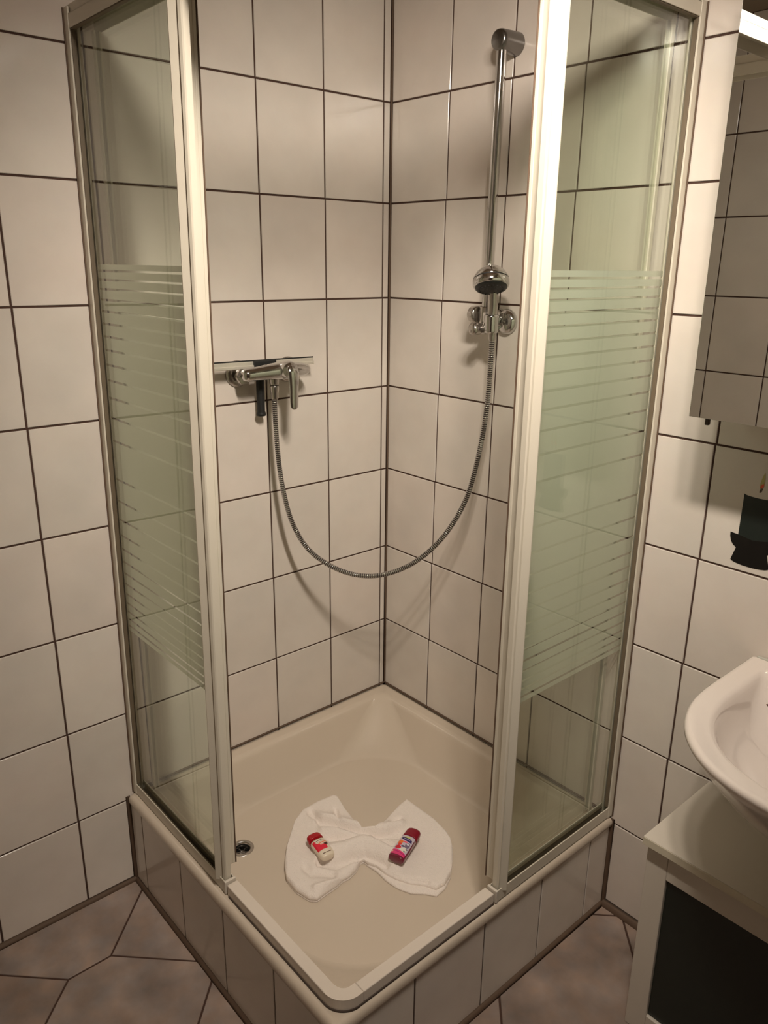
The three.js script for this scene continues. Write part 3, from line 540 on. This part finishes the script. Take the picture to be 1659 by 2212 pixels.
// ---------------------------------------------------------------- wash basin
{
  const SX = 1.142, SW = 0.56, t = thing('wash_basin', 'white ceramic wash basin fixed to the wall above the vanity cabinet', 'sink', [SX + SW / 2, 0.832, 0]);
  // outline: straight back, nearly straight sides, bowed front; d pulls it inwards, back edge separately
  const outline = (d, y, back, rc = 0.006, depth = 0.462) => {
    const a = SW / 2 - d, z1 = depth - d, r = [], z0 = back, n = 14;
    const corner = (sx, rev) => { for (let k = 0; k <= 6; k++) { const w = Math.PI / 2 * (rev ? 6 - k : k) / 6; r.push(new THREE.Vector3(sx * (a - rc + rc * Math.sin(w)), y, z0 + rc - rc * Math.cos(w))); } };
    for (let k = 1; k < n; k++) r.push(new THREE.Vector3((a - rc) * (2 * k / n - 1), y, z0));
    corner(1, false);
    for (let k = 1; k <= 8; k++) r.push(new THREE.Vector3(a, y, z0 + rc + (0.17 - z0 - rc) * k / 8));
    for (let k = 1; k < 40; k++) { const w = Math.PI * k / 40, c = Math.cos(w), s = Math.sin(w); r.push(new THREE.Vector3(a * Math.sign(c) * Math.abs(c) ** 0.80, y, 0.17 + (z1 - 0.17) * s ** 0.86)); }
    for (let k = 8; k >= 1; k--) r.push(new THREE.Vector3(-a, y, z0 + rc + (0.17 - z0 - rc) * k / 8));
    corner(-1, true);
    return r.reverse();
  };
  const R = [[0.19, -0.165, 0.002], [0.14, -0.155, 0.002], [0.10, -0.135, 0.002], [0.065, -0.10, 0.002], [0.035, -0.062, 0.002], [0.015, -0.034, 0.002], [0.004, -0.018, 0.002], [0.0, -0.010, 0.002], [0.001, -0.004, 0.002], [0.005, -0.0008, 0.003], [0.012, 0.0, 0.006, 0.008], [0.036, -0.002, 0.026, 0.022], [0.042, -0.004, 0.032, 0.026], [0.047, -0.008, 0.038, 0.030], [0.050, -0.014, 0.045, 0.033],
    [0.053, -0.022, 0.054, 0.036], [0.056, -0.033, 0.066, 0.040], [0.061, -0.048, 0.080, 0.044], [0.069, -0.067, 0.094, 0.048], [0.084, -0.087, 0.108, 0.052], [0.112, -0.103, 0.124, 0.045], [0.142, -0.112, 0.140, 0.028], [0.16, -0.115, 0.15, 0.018]];
  part('bowl', loft(R.map(([d, y, b, rc]) => outline(d, y, b, rc)), true, true), M.sink, t);
  part('dark_strip', box(-0.205, -0.07, -0.0515, -0.0465, 0.080, 0.0910, 0.0015), M.slot, t);  // thin dark strip across the back of the bowl
  part('wall_joint', box(-0.268, 0.268, -0.006, 0.003, 0.0003, 0.007, 0.002), M.profileGrey, t);
}
{
  const X0 = 1.0975, X1 = 1.70, D = 0.273, t = thing('vanity_cabinet', 'white low vanity cabinet with dark panel doors under the wash basin', 'cabinet', [X0, 0, 0]);
  const W = X1 - X0, F = D - 0.016;
  part('top_board', box(0, W, 0.4815, 0.5, 0.003, D, 0.0012), M.white, t);
  part('edge_band', box(0, W, 0.4815, 0.4985, D, D + 0.0012, 0.0005), M.whiteEdge, t);
  const frame = [box(0.004, 0.050, 0, 0.4815, F - 0.018, F, 0.002), box(W - 0.050, W - 0.004, 0, 0.4815, F - 0.018, F, 0.002), box(0.050, W - 0.050, 0.414, 0.4815, F - 0.018, F, 0.002), box(0.050, W - 0.050, 0.02, 0.056, F - 0.018, F, 0.002), box(W / 2 - 0.02, W / 2 + 0.02, 0.056, 0.414, F - 0.018, F, 0.002)];
  ['stile', 'stile', 'frame_rail', 'frame_rail', 'stile'].forEach((n, i) => part(n, frame[i], M.white, t));
  for (const [a, b] of [[0.0505, W / 2 - 0.0205], [W / 2 + 0.0205, W - 0.0505]]) {
    part('door', box(a, b, 0.0565, 0.4135, F - 0.016, F - 0.007, 0.001), M.door, t, 'very dark green door panel');
  }
  part('side_panel', box(0.004, 0.020, 0.02, 0.4815, 0.004, F - 0.018, 0.001), M.white, t); part('side_panel', box(W - 0.020, W - 0.004, 0.02, 0.4815, 0.004, F - 0.018, 0.001), M.white, t);
  part('bottom_board', box(0.020, W - 0.020, 0.03, 0.046, 0.004, F - 0.018, 0.001), M.white, t);
}
{
  const x0 = 1.0305, x1 = 1.66, y0 = 1.333, y1 = 2.07, f = 0.18, t = thing('mirror_cabinet', 'wall cabinet with frameless mirror doors above the wash basin', 'cabinet', [x0, y0, 0]);
  const W = x1 - x0, H = y1 - y0;
  part('carcass', box(0.004, W - 0.004, 0.004, H - 0.004, 0.0015, f - 0.0065, 0.002), M.white, t);
  for (const [a, b] of [[0, W * 0.62], [W * 0.62 + 0.002, W]]) part('mirror_door', box(a, b, 0, H, f - 0.006, f, 0.0007, 1), M.mirror, t);
  part('door_peg', box(0.020, 0.028, -0.016, 0.004, f - 0.030, f - 0.022, 0.002), M.seal, t);
}
{
  const t = thing('unseen_ceiling_lamp', 'unseen ceiling spotlight bar with four glowing heads placed to light shower and back wall', 'lamp', [LAMP[0], CEIL, LAMP[1]]);
  part('base_bar', box(-0.27, 0.27, -0.020, -0.0005, -0.028, 0.028, 0.006), M.profile, t);
  for (const { from, dir } of SPOTS) {
    const at = [from.x - LAMP[0], from.y - CEIL, from.z - LAMP[1]], d = dir.toArray();
    part('stem', rod([at[0], -0.018, 0], [at[0], at[1] + 0.02, 0], 0.006), M.profile, t);
    part('spot_head', turned([[0, -0.030], [0.016, -0.030], [0.026, -0.022], [0.031, 0.0], [0.034, 0.026], [0.0325, 0.0262], [0.029, 0.012], [0, 0.012]], at, d, 28), M.profile, t);
    part('spot_bulb', turned([[0, 0.026], [0.018, 0.0245], [0.027, 0.020], [0.028, 0.014], [0, 0.013]], at, d, 24), M.lampGlow, t);
  }
}

renderer.render(scene, camera);
